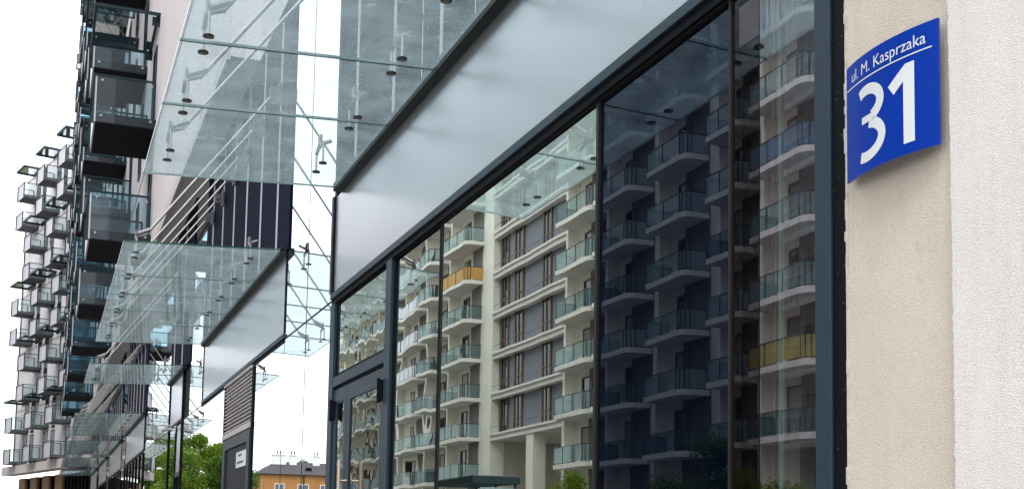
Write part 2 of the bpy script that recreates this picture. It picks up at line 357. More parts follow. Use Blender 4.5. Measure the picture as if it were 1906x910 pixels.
# mirror bays, full height
BAYS = [(13.65, 16.6), (26.0, 29.7), (33.0, 41.7), (51.5, 54.5), (64.5, 67.3), (77, 79.6), (90, 97)]
for a, b in BAYS:
    top0 = a if (a, b) not in ((26.0, 29.7),) else a
    n = max(2, round((b-a)/1.5)); st = (b-a)/n
    for i in range(n):
        y0, y1 = a+.02+i*st, a-.0+(i+1)*st
        ytop = y1
        f = part('glazing_bay', MB().box(.0, .1, y0+.014, y1-.014, .12, 4.2), 'mirror', main)
        ym = min(y1, 28.4) if a == 26.0 else (min(y1, 41.2) if a == 33 else y1)
        if ym > y0+.1:
            part('glazing_bay', MB().box(.0, .1, y0+.014, ym-.014, 4.23, 9.2), 'mirror', main)
    part('bay_transom', MB().box(.004, .09, a, b, 4.2, 4.23), 'brown_frame', main)
    part('bay_joint', MB().box(.02, .12, a, b, .1, 9.19), 'frame_black', main)
# shop window units: frame + pane as sub-part
def window(y0, y1, z0, z1, pmat, fr=.03, x=.05, fm='frame', depth=.03, pr=.012, ty=0, tz=0):
    f = MB(); 
    f.box(x-pr, x+depth, y0, y0+fr, z0, z1).box(x-pr, x+depth, y1-fr, y1, z0, z1)
    f.box(x-pr, x+depth, y0+fr, y1-fr, z0, z0+fr).box(x-pr, x+depth, y0+fr, y1-fr, z1-fr*.5, z1)
    o = part('shop_window', f, fm, main)
    sub('pane', MB().quad((x, y0+fr, z0+fr), (x+tz, y0+fr, z1-fr), (x+ty+tz, y1-fr, z1-fr), (x+ty, y1-fr, z0+fr)), pmat, o)
    return o
window(4.252, 4.72, .1, 4.165, 'pane_lilac', .004, fm='frame_black', x=.03, pr=.0, tz=-.003)
window(4.252, 4.72, .1, 4.165, 'pane_lilac', .004, fm='frame_black', x=.075, pr=.0, depth=.01, tz=.022, ty=.0022)
window(4.722, 4.955, .1, 4.165, 'pane_dim', .006, fm='frame_black', x=.03, pr=.0)
window(4.96, 6.49, .1, 4.165, 'pane_navy', .018, fm='brown_frame', x=.03, ty=.0015, tz=.006)
window(6.49, 9.58, .1, 4.165, 'pane_green', .028, fm='brown_frame', x=.03, pr=.006)
window(9.58, 11.04, .1, 4.165, 'pane_wavy', .04, fm='frame_black', x=.03, pr=.01, ty=-.002, tz=.006)
part('door_post', MB().box(-.008, .16, 11.05, 11.25, 0, 4.165), 'frame', main, bevel=.004)
part('door_post', MB().box(-.008, .16, 13.48, 13.70, 0, 4.165), 'frame', main, bevel=.004)
part('end_mullion', MB().box(-.03, -.012, 13.62, 13.70, 4.3, 5.44), 'frame', main)
window(11.25, 13.48, 3.30, 4.165, 'pane_transom', .04, fm='frame_black', x=.03, pr=.005)
part('door_header', MB().box(-.004, .14, 11.25, 13.48, 3.19, 3.30), 'frame', main, bevel=.003)
part('header_seal', MB().box(.02, .14, 11.25, 13.48, 3.165, 3.19), 'frame_black', main)
def leaf(y0, y1, z1, handle_y=None, hinge_ys=()):
    f = MB(); t = .13
    f.box(.01, .06, y0, y0+t, .02, z1).box(.01, .06, y1-t, y1, .02, z1).box(.01, .06, y0+t, y1-t, z1-.17, z1).box(.01, .06, y0+t, y1-t, .02, .3)
    o = part('door', f, 'frame', main, bevel=.003)
    sub('pane', MB().box(.025, .035, y0+t, y1-t, .3, z1-.17), 'pane_door', o)
    if handle_y:
        h = MB().bar((-.09, handle_y, .4), (-.09, handle_y, 2.32), .02, 10).bar((-.09, handle_y, .7), (0, handle_y, .7), .012).bar((-.09, handle_y, 2.1), (0, handle_y, 2.1), .012)
        sub('handle', h, 'copper', o)
        sub('push_bar', MB().bar((.09, y0+.06, 2.02), (.09, y1-.06, 2.02), .018), 'frame_black', o)
    for y in hinge_ys:
        for zz in (2.82, .4): sub('hinge', MB().box(-.03, .01, y-.06, y+.06, zz, zz+.2).bar((-.035, y, zz-.02), (-.035, y, zz+.22), .016), 'frame_black', o)
    return o
leaf(11.26, 12.80, 3.15, 12.66, (11.32,)); leaf(12.81, 13.47, 3.15, None, (13.40,))
# interior seen through the panes
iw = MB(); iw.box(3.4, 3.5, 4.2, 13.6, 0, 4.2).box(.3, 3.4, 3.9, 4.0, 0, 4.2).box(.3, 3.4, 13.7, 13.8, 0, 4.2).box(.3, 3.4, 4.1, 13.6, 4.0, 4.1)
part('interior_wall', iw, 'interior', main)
cu = MB()
for i in range(9): cu.box(.42+.015*(i % 2), .45+.015*(i % 2), 5.06+i*.045, 5.10+i*.045, .3, 4.0)
part('curtain', cu, 'curtain', main)
part('glass_fin', MB().box(.22, .235, 4.83, 4.855, .1, 4.1), 'strip', main)
part('interior_column', MB().box(.5, .8, 6.1, 6.5, 0, 4.0), 'interior', main)
# ground floor beyond bay 1
for a, b, zt in ((16.62, 17.9, 4.19), (17.92, 19.1, 4.19), (22.42, 24.2, 4.19), (24.22, 25.98, 4.19), (31.2, 33, 4.19)):
    part('glazing_bay', MB().box(.0, .1, a, b, .12, zt), 'mirror', main)
for q in (19.1, 22.3): part('mullion', MB().box(-.02, .12, q, q+.12, 0, 4.16), 'frame_black', main)
for q, zt in ((29.7, 5.4), (31.04, 4.16), (32.98, 5.4)): part('mullion', MB().box(-.03, .12, q, q+.13, 0, zt), 'frame_black', main)
part('door', MB().box(-.01, .06, 29.86, 31.0, 0, 2.5).box(-.02, .1, 29.86, 31.0, 2.9, 3.0), 'frame', main)
part('transom_panel', MB().box(.0, .06, 29.86, 31.0, 3.0, 4.19), 'fascia', main)
lv = MB()
for i in range(13):
    z = 3.32+i*.064
    lv.box(-.026, .03, 19.25, 22.28, z, z+.018)
o = part('louvre', lv, 'ledge', main)
sub('backing', MB().box(.05, .1, 19.22, 22.3, 3.2, 4.19), 'frame_black', o)
sub('louvre_frame', MB().box(-.045, .05, 19.22, 22.3, 3.2, 3.29).box(-.045, .05, 19.22, 22.3, 4.15, 4.19), 'ledge', o)
o = part('service_door', MB().box(.0, .08, 19.24, 22.28, 0, 3.18), 'door', main)
sub('door_frame', MB().box(-.03, 0, 19.24, 19.5, 0, 3.18).box(-.03, 0, 22.0, 22.28, 0, 3.18).box(-.03, 0, 19.5, 22.0, 3.0, 3.18), 'frame', o)
sub('notice', MB().box(-.02, -.002, 19.62, 20.65, 2.62, 2.88), 'cctv', o)
nl = MB()
for (y0, y1, zz) in ((20.05, 20.35, 2.82), (19.85, 20.5, 2.70)):
    y = y0
    while y < y1: nl.box(-.024, -.021, y, y+.05, zz-.018, zz+.018); y += .075
sub('lettering', nl, 'bracket', o)
for a, b in ((41.7, 51.5), (54.5, 64.5), (67.3, 76.9), (79.6, 90)):
    n = 6; st = (b-a)/n
    for i in range(n):
        part('glazing_bay', MB().box(.0, .1, a+i*st+.03, a+(i+1)*st-.03, 3.2, 4.16), 'mirror', main)
        if i % 3: part('glazing_bay', MB().box(.0, .1, a+i*st+.03, a+(i+1)*st-.03, .1, 3.2), 'mirror', main)
        else: part('timber_panel', MB().box(.0, .1, a+i*st+.03, a+(i+1)*st-.03, .1, 3.2), 'wood', main)
    for i in range(n+1): part('mullion', MB().box(-.04, .1, a+i*st-.03, a+i*st+.03, 0, 4.16), 'frame_black', main)
# balconies of the main building
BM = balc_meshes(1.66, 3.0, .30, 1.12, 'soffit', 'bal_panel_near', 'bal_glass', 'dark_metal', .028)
awn = MB().quad((0, .1, 0), (3, .1, 0), (3, 1.75, 0), (0, 1.75, 0))
awn_m = awn.mesh('awning', 'bal_glass_far')
awf_m = MB().box(-.05, 3.05, 1.75, 1.82, -.04, .05).box(-.05, 0, 0, 1.75, -.04, .05).box(3.0, 3.05, 0, 1.75, -.04, .05).box(0, 3, .02, .1, -.04, .05).box(.1, .14, .0, .22, -.3, -.04).box(2.86, 2.9, .0, .22, -.3, -.04).mesh('awning_frame', 'dark_metal')
def put_awning(parent, loc, rz, am=awn_m, fm=awf_m):
    o = link('awning', am, parent); o.location = Vector(loc)-Vector(parent.location); o.rotation_euler.z = rz
    link('awning_frame', fm, o)
wdm = MB().box(.0, .9, .0, .03, 0, 2.3).mesh('window', 'win_dark')
wfm = MB().box(-.06, 0, 0, .05, -.06, 2.36).box(.9, .96, 0, .05, -.06, 2.36).box(0, .9, 0, .05, 2.3, 2.36).box(0, .9, 0, .05, -.06, 0).mesh('window_frame', 'frame')
def put_window(parent, loc, rz, wm=wdm, fm=wfm):
    o = link('window', wm, parent); o.location = Vector(loc)-Vector(parent.location); o.rotation_euler.z = rz
    link('window_frame', fm, o)
F = 3.4
for fl in range(8):
    z = 9.75 + F*fl
    off = 35.7 if (fl//2) % 2 == 0 else 40.6
    for kx in range(6):
        y = off + 10.6*kx
        if y + 3 > YE: continue
        put_balcony(main, BM, (-.5, y, z), R(90))
        put_window(main, (-.5, y+.6, z+.4), R(90))
        if fl % 2 == 1: put_awning(main, (-.5, y, z+F+.05), R(90))
    for kx in range(4): put_window(main, (-.5, off+5.9 + 10.6*kx, z+.4), R(90))

# ------------------------------------------------------------------ glass canopies
S = 1.5167
disc_m = MB().bar((0, 0, -.013), (0, 0, 0), .043, 18).bar((0, 0, -.016), (0, 0, -.013), .030, 16, mi=1).bar((0, 0, .0), (0, 0, .2), .012, 8, mi=2).mesh('bolt', ['rubber', 'disc', 'steel'])
def spider_mesh(L_):
    s = MB(); s.bar((0, -.17, .19), (0, 0, .25), .02, 8).bar((0, .17, .19), (0, 0, .25), .02, 8)
    s.box(-.012, .012, -.06, .06, .2, .34); s.bar((0, 0, .25), (L_, 0, .30), .022, 8); return s.mesh('spider_fitting', 'bracket')
sp_out, sp_in = spider_mesh(.14), spider_mesh(.12)
brk_m = MB().box(-.16, 0, -.014, .014, -.09, .09).bar((-.11, -.05, 0), (-.11, .05, 0), .035, 8).box(-.03, .0, -.07, .07, -.14, .14).mesh('wall_bracket', 'bracket')
CAN = [(4.24, 6, 'nearest, widest glass canopy, over the shop windows beside the dark post and plaster wall'),
       (16.64, 6, 'second glass canopy, over the louvred service door, with five rods rising to navy cladding'),
       (29.2, 2.6, 'short narrow glass canopy above the white security camera'),
       (41.7, 6.4, 'fourth glass canopy just beyond the security camera, its steel rods bunched above it'),
       (54.6, 6.4, 'fifth glass canopy, directly behind and below the one over the tree reflections'),
       (67.3, 6.4, 'sixth glass canopy, a thin strip between its two far neighbours'),
       (79.7, 6.2, 'farthest and lowest-looking glass canopy at the end of the row')]
ZI, ZO, XI, XO = 5.46, 5.36, -.06, -2.18
for ci, (y0, n, lab) in enumerate(CAN):
    c = thing('glass_canopy', lab, 'canopy', (0, y0, ZI), 'glass canopies along the shopfront')
    if n > 3:
        k = round(n); st = n*S/k; cuts = [0] + [1.5+i for i in range(k-2)] + [k]; cuts = [q for q in cuts if q < k-.9] + [k]; cuts = sorted(set(cuts))
    else: k = 2; st = n*S/2; cuts = [0, 1, 2]
    for a, b in zip(cuts[:-1], cuts[1:]):
        ya, yb = a*st + (.009 if a else 0), b*st - (.009 if b != cuts[-1] else 0)
        g = MB(); t = .022; zz = lambda x: (x-XI)/(XO-XI)*(ZO-ZI)
        k0 = len(g.v)
        g.v += [(x, y, zz(x)+dz) for dz in (0, t) for (x, y) in ((XO, ya), (XI, ya), (XI, yb), (XO, yb))]
        g.f += [(3, 2, 1, 0), (4, 5, 6, 7), (0, 1, 5, 4), (1, 2, 6, 5), (2, 3, 7, 6), (3, 0, 4, 7)]; g.mi += [0, 1, 2, 2, 2, 2]
        me = g.mesh('glass_panel', ['canopy', None, 'glass_edge']) if False else None
        me = bpy.data.meshes.new('glass_panel'); me.from_pydata(g.v, [], g.f)
        me.materials.append(M['canopy']); me.materials.append(CLEAR if 'CLEAR' in globals() else M['canopy']); me.materials.append(M['glass_edge'])
        if 'CLEAR' not in globals():
            CLEAR = mat('glass_top'); N = CLEAR.node_tree.nodes; N.remove(N['Principled BSDF']); tt = N.new('ShaderNodeBsdfTransparent'); CLEAR.node_tree.links.new(tt.outputs[0], N['Material Output'].inputs[0]); me.materials[1] = CLEAR
        for p, i in zip(me.polygons, g.mi): p.material_index = i
        link('glass_panel', me, c)
    pr = MB().box(-.10, -.0, 0, n*S, -.045, .05); o = link('wall_profile', pr.mesh('wall_profile', 'profile'), c)
    for i in range(k):
        y = (i+.5)*st
        for x, me in ((-1.98, sp_out), (-.42, sp_in)):
            z = (x-XI)/(XO-XI)*(ZO-ZI)
            f = link('spider_fitting', me, c); f.location = (x, y, z)
            for dy in (-.17, .17):
                b = link('bolt', disc_m, f); b.location = (0, dy, 0)
        r_ = MB().bar((-1.84, y, .22), (-.2, y, 2.42), .019, 10); link('tie_rod', r_.mesh('tie_rod', 'steel'), c)
        r_ = MB().bar((-1.97, y, .20), (-1.80, y, .28), .035, 8); link('rod_end', r_.mesh('rod_end', 'bracket'), c)
        b = link('wall_bracket', brk_m, c); b.location = (-.042, y, 2.52)
        fb = MB().box(-.04, -.022, y-.02, y+.02, .02, 3.7); link('rod_fin', fb.mesh('rod_fin', 'fin_white'), c)

# ------------------------------------------------------------------ the house number plate
sg = thing('house_number_sign', 'curved blue plate with the white number 31 and street name, fixed to cream plaster', 'sign', (-.03, 3.70, 3.19))
Wd, H, SAG = .53, .472, .040
Rr = (Wd*Wd/4+SAG*SAG)/(2*SAG)
def bend(u, off=0):       # u: -W/2..W/2, + = towards camera (right in the photo)
    a = u/Rr; return (-(Rr+off)*math.cos(a) + (Rr-SAG), -(Rr+off)*math.sin(a))
n = 32; g = MB()
for i in range(n+1):
    u = -Wd/2*1.02 + Wd*1.02*i/n
    for off in (0, .012):
        x, y = bend(u, off)
        for z in (-H/2, H/2): g.v.append((x, y, z))
for i in range(n):
    a = 4*i; b = a+4
    g.f += [(a+2, b+2, b+3, a+3), (a+1, b+1, b, a), (a, b, b+2, a+2), (a+3, b+3, b+1, a+1)]; g.mi += [0, 0, 1, 1]
g.f += [(0, 2, 3, 1), (4*n+1, 4*n+3, 4*n+2, 4*n)]; g.mi += [1, 1]
pl = g.mesh('plate', ['blue', 'blue_edge']); link('plate', pl, sg)
g = MB()   # standoff brackets behind the plate
for yy in (-.2, .2):
    x, _ = bend(yy); g.box(x+.004, .03, yy-.015, yy+.015, -.15, -.12).box(x+.004, .03, yy-.015, yy+.015, .12, .15)
link('bracket', g.mesh('bracket', 'bracket'), sg)
def lettering(name, bm_, off=.0135):
    # bm_ lies in (u, z); slice finely and bend
    for i in range(-26, 27):
        bmesh.ops.bisect_plane(bm_, geom=bm_.verts[:]+bm_.edges[:]+bm_.faces[:], plane_co=(i*.0105, 0, 0), plane_no=(1, 0, 0))
    for v in bm_.verts:
        x, y = bend(v.co.x, off+v.co.z); v.co = Vector((x, y, v.co.y))
    me = bpy.data.meshes.new(name); bm_.to_mesh(me); me.materials.append(M['letter']); return link(name, me, sg)
def text_bm(body, size, xs, cx, cy, bold=0, left=None):
    cu_ = bpy.data.curves.new('t', 'FONT'); cu_.body = body; cu_.size = size; cu_.offset = bold; cu_.resolution_u = 8
    ob = bpy.data.objects.new('t', cu_); COL.objects.link(ob)
    dg = bpy.context.evaluated_depsgraph_get(); me = bpy.data.meshes.new_from_object(ob.evaluated_get(dg))
    bpy.data.objects.remove(ob); b = bmesh.new(); b.from_mesh(me); bpy.data.meshes.remove(me)
    mnx = min(v.co.x for v in b.verts); mxx = max(v.co.x for v in b.verts)
    for v in b.verts: v.co.x = (v.co.x-(mnx+mxx)/2)*xs + cx; v.co.y += cy
    return b
lettering('street_name', text_bm('ul. M. Kasprzaka', .066, 1.0, .004, .158, 0))
b = bmesh.new(); vs_ = [b.verts.new(p) for p in ((-Wd/2+.004, .134, 0), (Wd/2-.02, .134, 0), (Wd/2-.02, .139, 0), (-Wd/2+.004, .139, 0))]; b.faces.new(vs_); lettering('rule_line', b)
def strip_bm(outer, inner):
    b = bmesh.new(); o = [b.verts.new((x, y, 0)) for x, y in outer]; i_ = [b.verts.new((x, y, 0)) for x, y in inner]
    for k in range(len(o)-1): b.faces.new((o[k], o[k+1], i_[k+1], i_[k]))
    return b
# the digit 3 drawn as a swept stroke (centre line + thickness), humanist sans shape
def digit3(cx, zb, h, w_):
    pts = []
    def arc(x0, y0, rx, ry, a0, a1, n, t0, t1):
        for i in range(n+1):
            f = i/n; a = R(a0+(a1-a0)*f); pts.append((x0+rx*math.cos(a), y0+ry*math.sin(a), t0+(t1-t0)*f))
    t = .044
    arc(cx-.022, zb+h*.745, w_*.60, h*.192, 128, -68, 18, t*.95, t*1.02)
    o1 = list(pts); pts.clear()
    arc(cx-.030, zb+h*.28, w_*.72, h*.217, 78, -112, 20, t*.98, t*.95)
    o2 = list(pts)
    b = bmesh.new()
    for P in (o1, o2):
        L_, Rg = [], []
        for k, (x, y, tt) in enumerate(P):
            a = P[max(0, k-1)]; c = P[min(len(P)-1, k+1)]; d = Vector((c[0]-a[0], c[1]-a[1])).normalized(); nn = Vector((-d.y, d.x))
            L_.append(b.verts.new((x+nn.x*tt/2, y+nn.y*tt/2, 0))); Rg.append(b.verts.new((x-nn.x*tt/2, y-nn.y*tt/2, 0)))
        for k in range(len(L_)-1): b.faces.new((L_[k], L_[k+1], Rg[k+1], Rg[k]))
    # the middle bar that joins both bowls
    q = [b.verts.new(p) for p in ((cx-.058, zb+h*.505, .0006), (cx-.058, zb+h*.60, .0006), (cx+.016, zb+h*.60, .0006), (cx+.016, zb+h*.505, .0006))]; b.faces.new(q[::-1])
    return b
H3 = .305
lettering('digit', digit3(-.070, -.2, H3, .14))
b = bmesh.new(); x1 = .138
P = [(x1-.022, -.196), (x1+.030, -.196), (x1+.030, .109), (x1-.012, .109), (x1-.100, .048), (x1-.070, .008), (x1-.022, .045)]
vv = [b.verts.new((x, y, 0)) for x, y in P]; b.faces.new(vv); b.normal_update(); bmesh.ops.triangulate(b, faces=b.faces[:]); lettering('digit', b)

# ------------------------------------------------------------------ security camera
cc = thing('security_camera', 'small white bullet security camera fixed to the glass front under the short canopy', 'camera', (0.12, 31.1, 4.16))
link('camera_body', MB().bar((-.52, -.1, -.12), (-.27, .1, -.02), .055, 14).mesh('camera_body', 'cctv'), cc)
link('sun_shield', MB().box(-.5, -.27, -.07, .07, .03, .045).mesh('sun_shield', 'cctv'), cc)
link('mounting_arm', MB().bar((-.38, 0, -.06), (-.16, 0, -.06), .02, 8).box(-.17, -.12, -.06, .06, -.14, .03).mesh('mounting_arm', 'cctv'), cc)

# ------------------------------------------------------------------ far block
u = Vector((-.249, .968, 0)).normalized(); nrm = Vector((-u.y, u.x, 0)); P0 = Vector((-2.5, 108.4, 0)); RZ = math.atan2(u.y, u.x)
far = thing('apartment_building', 'white distant apartment block with small staggered box balconies against the white sky', 'building', tuple(P0+u*4), rz=RZ)
def fpart(name, mb, mats): return link(name, mb.mesh(name, mats), far)
X0, X1 = -26, 9.6          # local x along the facade, y outwards is +y
fpart('wall', MB().box(X0, X1, -12, 0, 7.35, 34.5), 'wall_far')
fpart('ledge', MB().box(X0-.3, X1+.3, -.2, .9, 6.6, 7.35), 'ledge')
b_ = MB()
for i in range(5, 9): b_.box(X0+i*4.0, X0+i*4.0+2.1, -.6, -.3, 0, 6.3)
fpart('timber_panel', b_, 'wood')
fpart('ground_floor_glazing', MB().box(X0, X1, -11, -.7, 0, 6.3), 'win_dark')
m_ = MB()
for i in range(36): m_.box(X0+i*1.0, X0+i*1.0+.12, -.7, -.5, 0, 6.3)
fpart('mullion', m_, 'frame_black')
fpart('string_course', MB().box(X0, X1, 0, .03, 28.6, 28.72).box(X0, X1, 0, .03, 23.2, 23.32).box(X0, X1, 0, .03, 17.9, 18.02).box(X0, X1, 0, .03, 12.5, 12.62).box(X0, X1, 0, .06, 34.35, 34.5), 'ledge')
fpart('downpipe', MB().bar((X1-.5, .08, 6.9), (X1-.5, .08, 30), .06, 6), 'frame')
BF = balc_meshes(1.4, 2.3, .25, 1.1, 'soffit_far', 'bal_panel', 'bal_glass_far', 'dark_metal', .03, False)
awf2 = MB().quad((0, .1, 0), (2.6, .1, 0), (2.6, 1.5, 0), (0, 1.5, 0)).mesh('awning', 'bal_glass_far')
awff2 = MB().box(-.06, 2.66, 1.5, 1.62, -.09, .09).box(-.06, .04, 0, 1.5, -.09, .09).box(2.56, 2.66, 0, 1.5, -.09, .09).box(0, 2.6, .0, .1, -.09, .09).mesh('awning_frame', 'dark_metal')
wf2 = MB().box(0, .95, 0, .03, -.35, 2.35).mesh('window', 'win_dark'); wff2 = MB().box(-.07, 0, 0, .05, 0, 2.3).box(.95, 1.02, 0, .05, 0, 2.3).box(-.07, 1.02, 0, .05, 2.25, 2.32).mesh('window_frame', 'frame')
ZS = [31.7, 29.0, 26.35, 23.7, 21.0, 18.3, 15.65, 12.95, 10.3, 7.45]
for i, z in enumerate(ZS):
    base = [9.7, 2.9, -3.7, -10.4, -17, -23.5] if (i//2) % 2 == 0 else [6.3, -.85, -7.3, -14, -20.6]
    for t in base:
        lx = t-4-1.15
        if lx < X0 or lx+2.3 > X1: continue
        o = link('balcony', BF['slab'], far); o.location = (lx, 0, z)
        link('front_panel', BF['front_panel'], o)
        for g_ in BF['side_glass']: link('side_glass', g_, o)
        link('rail', BF['rail'], o)
        if i % 2 == 0:
            a_ = link('awning', awf2, far); a_.location = (lx, 0, z+2.72+.1); link('awning_frame', awff2, a_)
        ww = link('window', wf2, far); ww.location = (lx+.3, 0, z+.3); link('window_frame', wff2, ww)
        ww = link('window', wf2, far); ww.location = (lx-1.9, 0, z+.3); link('window_frame', wff2, ww)

# ------------------------------------------------------------------ opposite building (seen in the panes)
op = thing('apartment_building', 'cream apartment block across the street, reflected in the shop windows with rows of glass balconies', 'building', (-34, 80, 0))
LV = [6.5, 9.8, 13.05, 16.3, 19.55, 22.8, 26.1, 29.4]
TOPZ = 33.5
COLS = [(22, 28), (33.5, 39.5), (45, 50), (51.2, 54.4), (56.7, 61.3), (63.4, 68), (93, 99.3), (100.6, 104.6), (105.8, 114), (116, 123), (124.5, 131), (133, 141)]
FC = (68.4, 73.9)
wl = MB()
wl.box(-44, -30, 14, 75.2, 0, TOPZ); wl.box(-44, -30, 91.6, 147, 0, TOPZ)
part('wall', wl, 'white_wall', op)
part('wall', MB().box(-44, -30.5, 75.2, 90.4, 9.5, TOPZ), 'grey_wall', op)
part('roof', MB().box(-44.4, -29.6, 13.6, 147.2, TOPZ, TOPZ+.4), 'white_slab', op)
part('end_wall', MB().box(-31, -29.9, 90.4, 92.3, 0, TOPZ), 'white_wall', op)
part('end_wall', MB().box(-31, -29.9, 73.6, 75.2, 8.0, TOPZ), 'white_wall', op)
for z in LV[1:]:
    part('floor_band', MB().box(-30.5, -29.95, 75.2, 90.4, z-.42, z-.05).box(-30.5, -29.8, 75.2, 90.4, z-.05, z+.12), 'white_slab', op)
    part('railing', MB().box(-29.96, -29.93, 75.2, 90.4, z+.62, z+.65), 'opp_rail', op)
# void with pillar under the grey part
part('back_wall', MB().box(-44, -36, 75.2, 91.6, 0, 9.4), 'white_slab', op)
part('soffit', MB().box(-36, -29.9, 75.2, 90.4, 9.35, 9.5), 'white_slab', op)
part('pillar', MB().box(-31, -30, 81.6, 83.0, 0, 9.35), 'white_wall', op)
part('pillar', MB().box(-31, -30, 75.2, 76.2, 0, 9.35), 'white_wall', op)
# windows of the grey part
gw = MB().box(0, 1.3, 0, .06, .1, 2.8).mesh('window', 'win_dark')
gf = MB().box(-.22, 0, 0, .12, .0, 2.85).box(1.3, 1.5, 0, .12, .0, 2.85).box(.55, .68, 0, .12, .0, 2.8).box(0, 1.3, 0, .12, 1.0, 1.1).mesh('window_frame', 'brown')
for z in LV[1:]:
    for y in (80.9, 86.6, 89.6): 
        o = link('window', gw, op); o.location = Vector((-30.5, y, z))-op.location; o.rotation_euler.z = R(-90); link('window_frame', gf, o)
def opp_meshes(ln, dp, screen):
    rnd = .5
    pl_ = [(0, 0), (0, dp-.15), (.15, dp)] + [(ln-rnd*1.2, dp)] + [(ln-rnd*1.2+rnd*1.2*math.sin(R(a)), dp-rnd+rnd*math.cos(R(a))) for a in (30, 60, 90)] + [(ln, 0)]
    slab = MB().prism([(x, y) for x, y in pl_[::-1]], -.3, 0).mesh('balcony', 'white_slab')
    path = pl_[1:-1] ; path = [(0.03, .05)] + [(min(max(x, .03), ln-.03), y-.04) for x, y in path] + [(ln-.03, .05)]
    g = MB(); r_ = MB()
    for (x0, y0), (x1, y1) in zip(path[:-1], path[1:]):
        g.quad((x0, y0, .08), (x1, y1, .08), (x1, y1, 1.08), (x0, y0, 1.08)); r_.bar((x0, y0, 1.12), (x1, y1, 1.12), .035, 5)
        L_ = math.hypot(x1-x0, y1-y0); n_ = max(1, round(L_/1.6))
        for i in range(n_): 
            t = i/n_; r_.box(x0+(x1-x0)*t-.025, x0+(x1-x0)*t+.025, y0+(y1-y0)*t-.025, y0+(y1-y0)*t+.025, 0, 1.1)
    return slab, g.mesh('railing_glass', screen), r_.mesh('railing', 'opp_rail')
cache = {}
dm = MB().box(0, 1.35, 0, .05, 0, 2.4).mesh('window', 'win_dark'); dfm = MB().box(-.1, 0, 0, .1, 0, 2.5).box(1.35, 1.45, 0, .1, 0, 2.5).box(0, 1.35, 0, .1, 2.4, 2.5).mesh('window_frame', 'brown')
dmc = MB().box(0, 1.35, 0, .05, 0, 2.4).mesh('window', 'net_curtain'); dmh = MB().box(0, .7, 0, .05, 0, 2.4, 0).box(.7, 1.35, 0, .05, 0, 2.4, 1).mesh('window', ['net_curtain', 'win_dark'])
rs = random.Random(5)
for ci, (a, b) in enumerate(sorted(COLS + [FC])):
    ln = b-a
    for zi, z in enumerate(LV):
        if a > 115 and zi > 7: continue
        sc_ = 'opp_glass' if rs.random() < .75 else 'opp_glass_dark'
        if (a, b) == (93, 99.3) and zi == 5: sc_ = 'screen_orange'
        if (a, b) == (105.8, 114) and zi in (3, 4, 5, 6): sc_ = 'screen_white'
        if (a, b) == (45, 50) and zi == 1: sc_ = 'screen_yellow'
        if (a, b) == (45, 50) and zi in (4,): sc_ = 'screen_blue'
        key = (round(ln, 2), sc_)
        if key not in cache: cache[key] = opp_meshes(ln, 1.7, sc_)
        sm, gm, rm = cache[key]
        # local x runs towards -Y: x=0 is the far end (b), x=ln the near end (a)
        o = link('balcony', sm, op); o.location = Vector((-30, b, z))-op.location; o.rotation_euler.z = R(-90)
        link('railing_glass', gm, o); link('railing', rm, o)
        wn = link('window', rs.choice([dm, dm, dmc, dmh]), op); wn.location = Vector((-30, b-ln*.25, z))-op.location; wn.rotation_euler.z = R(-90); link('window_frame', dfm, wn)
    # dark recessed strip wall behind each stack, and white fin between
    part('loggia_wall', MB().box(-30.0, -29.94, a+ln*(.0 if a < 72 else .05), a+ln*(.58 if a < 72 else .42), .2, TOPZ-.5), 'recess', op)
    part('fin_wall', MB().box(-30, -29.2, b+.02, b+.35, .2, TOPZ-.3), 'white_wall', op)

# chairs and potted plants left on a few of those balconies
def chair(x, y, z, rz, label):
    t = thing('folding_chair', label, 'chair', (x, y, z), 'chairs on the mirrored balconies', rz)
    link('seat', MB().box(-.22, .22, -.22, .22, .43, .47).mesh('seat', 'frame_black'), t)
    link('backrest', MB().box(-.22, .22, -.24, -.20, .55, .95).mesh('backrest', 'frame_black'), t)
    for sx in (-.2, .2):
        link('leg', MB().bar((sx, -.22, .95), (sx, .2, 0), .018, 6).mesh('leg', 'frame_black'), t)
        link('leg', MB().bar((sx, .2, .45), (sx, -.22, 0), .018, 6).mesh('leg', 'frame_black'), t)
def plant(x, y, z, h, flower, label):
    rn = random.Random(int(y*7)); t = thing('potted_plant', label, 'plant', (x, y, z), 'plants on the mirrored balconies')
    link('pot', MB().bar((0, 0, 0), (0, 0, .32), .14, 12, .2).mesh('pot', 'brown'), t)
    g = MB()
    for i in range(420):
        d = Vector((rn.gauss(0, 1), rn.gauss(0, 1), rn.gauss(0, 1))).normalized()*h*.42*rn.random()**.5; p = Vector((0, 0, .32+h*.4))+d
        a = Vector((rn.gauss(0, 1), rn.gauss(0, 1), rn.gauss(0, 1))).normalized(); o1 = a.orthogonal().normalized()*.06; o2 = a.cross(o1)*.6
        g.quad(p-o1, p-o2, p+o1, p+o2, mi=1 if (flower and rn.random() < .3) else 0)
    link('foliage', g.mesh('foliage', ['leaf_light', 'flower']), t)
M['flower'] = pbr('flower_pink', (.6, .08, .18), .7, var=.3)
chair(-28.9, 94.2, 16.3, 1.2, 'dark folding chair on the balcony two floors below the orange screened one')
chair(-29.1, 58.2, 13.05, .4, 'dark folding chair behind a middle balcony railing mirrored in the navy pane')
chair(-29.0, 66.0, 16.3, 2.0, 'dark folding chair on the left balcony stack mirrored in the navy pane')
chair(-29.0, 47.6, 19.55, 1.5, 'dark folding chair on the blue screened balcony beside the dark post')
plant(-28.8, 93.6, 26.1, .7, True, 'pink flowering pot plant on the balcony just above the orange screened one')
plant(-28.9, 69.4, 26.1, .9, False, 'green potted shrub on a high balcony at the right edge of the bright pane')
plant(-28.9, 94.6, 19.55, .9, False, 'green potted shrub on the balcony just below the orange screened one')

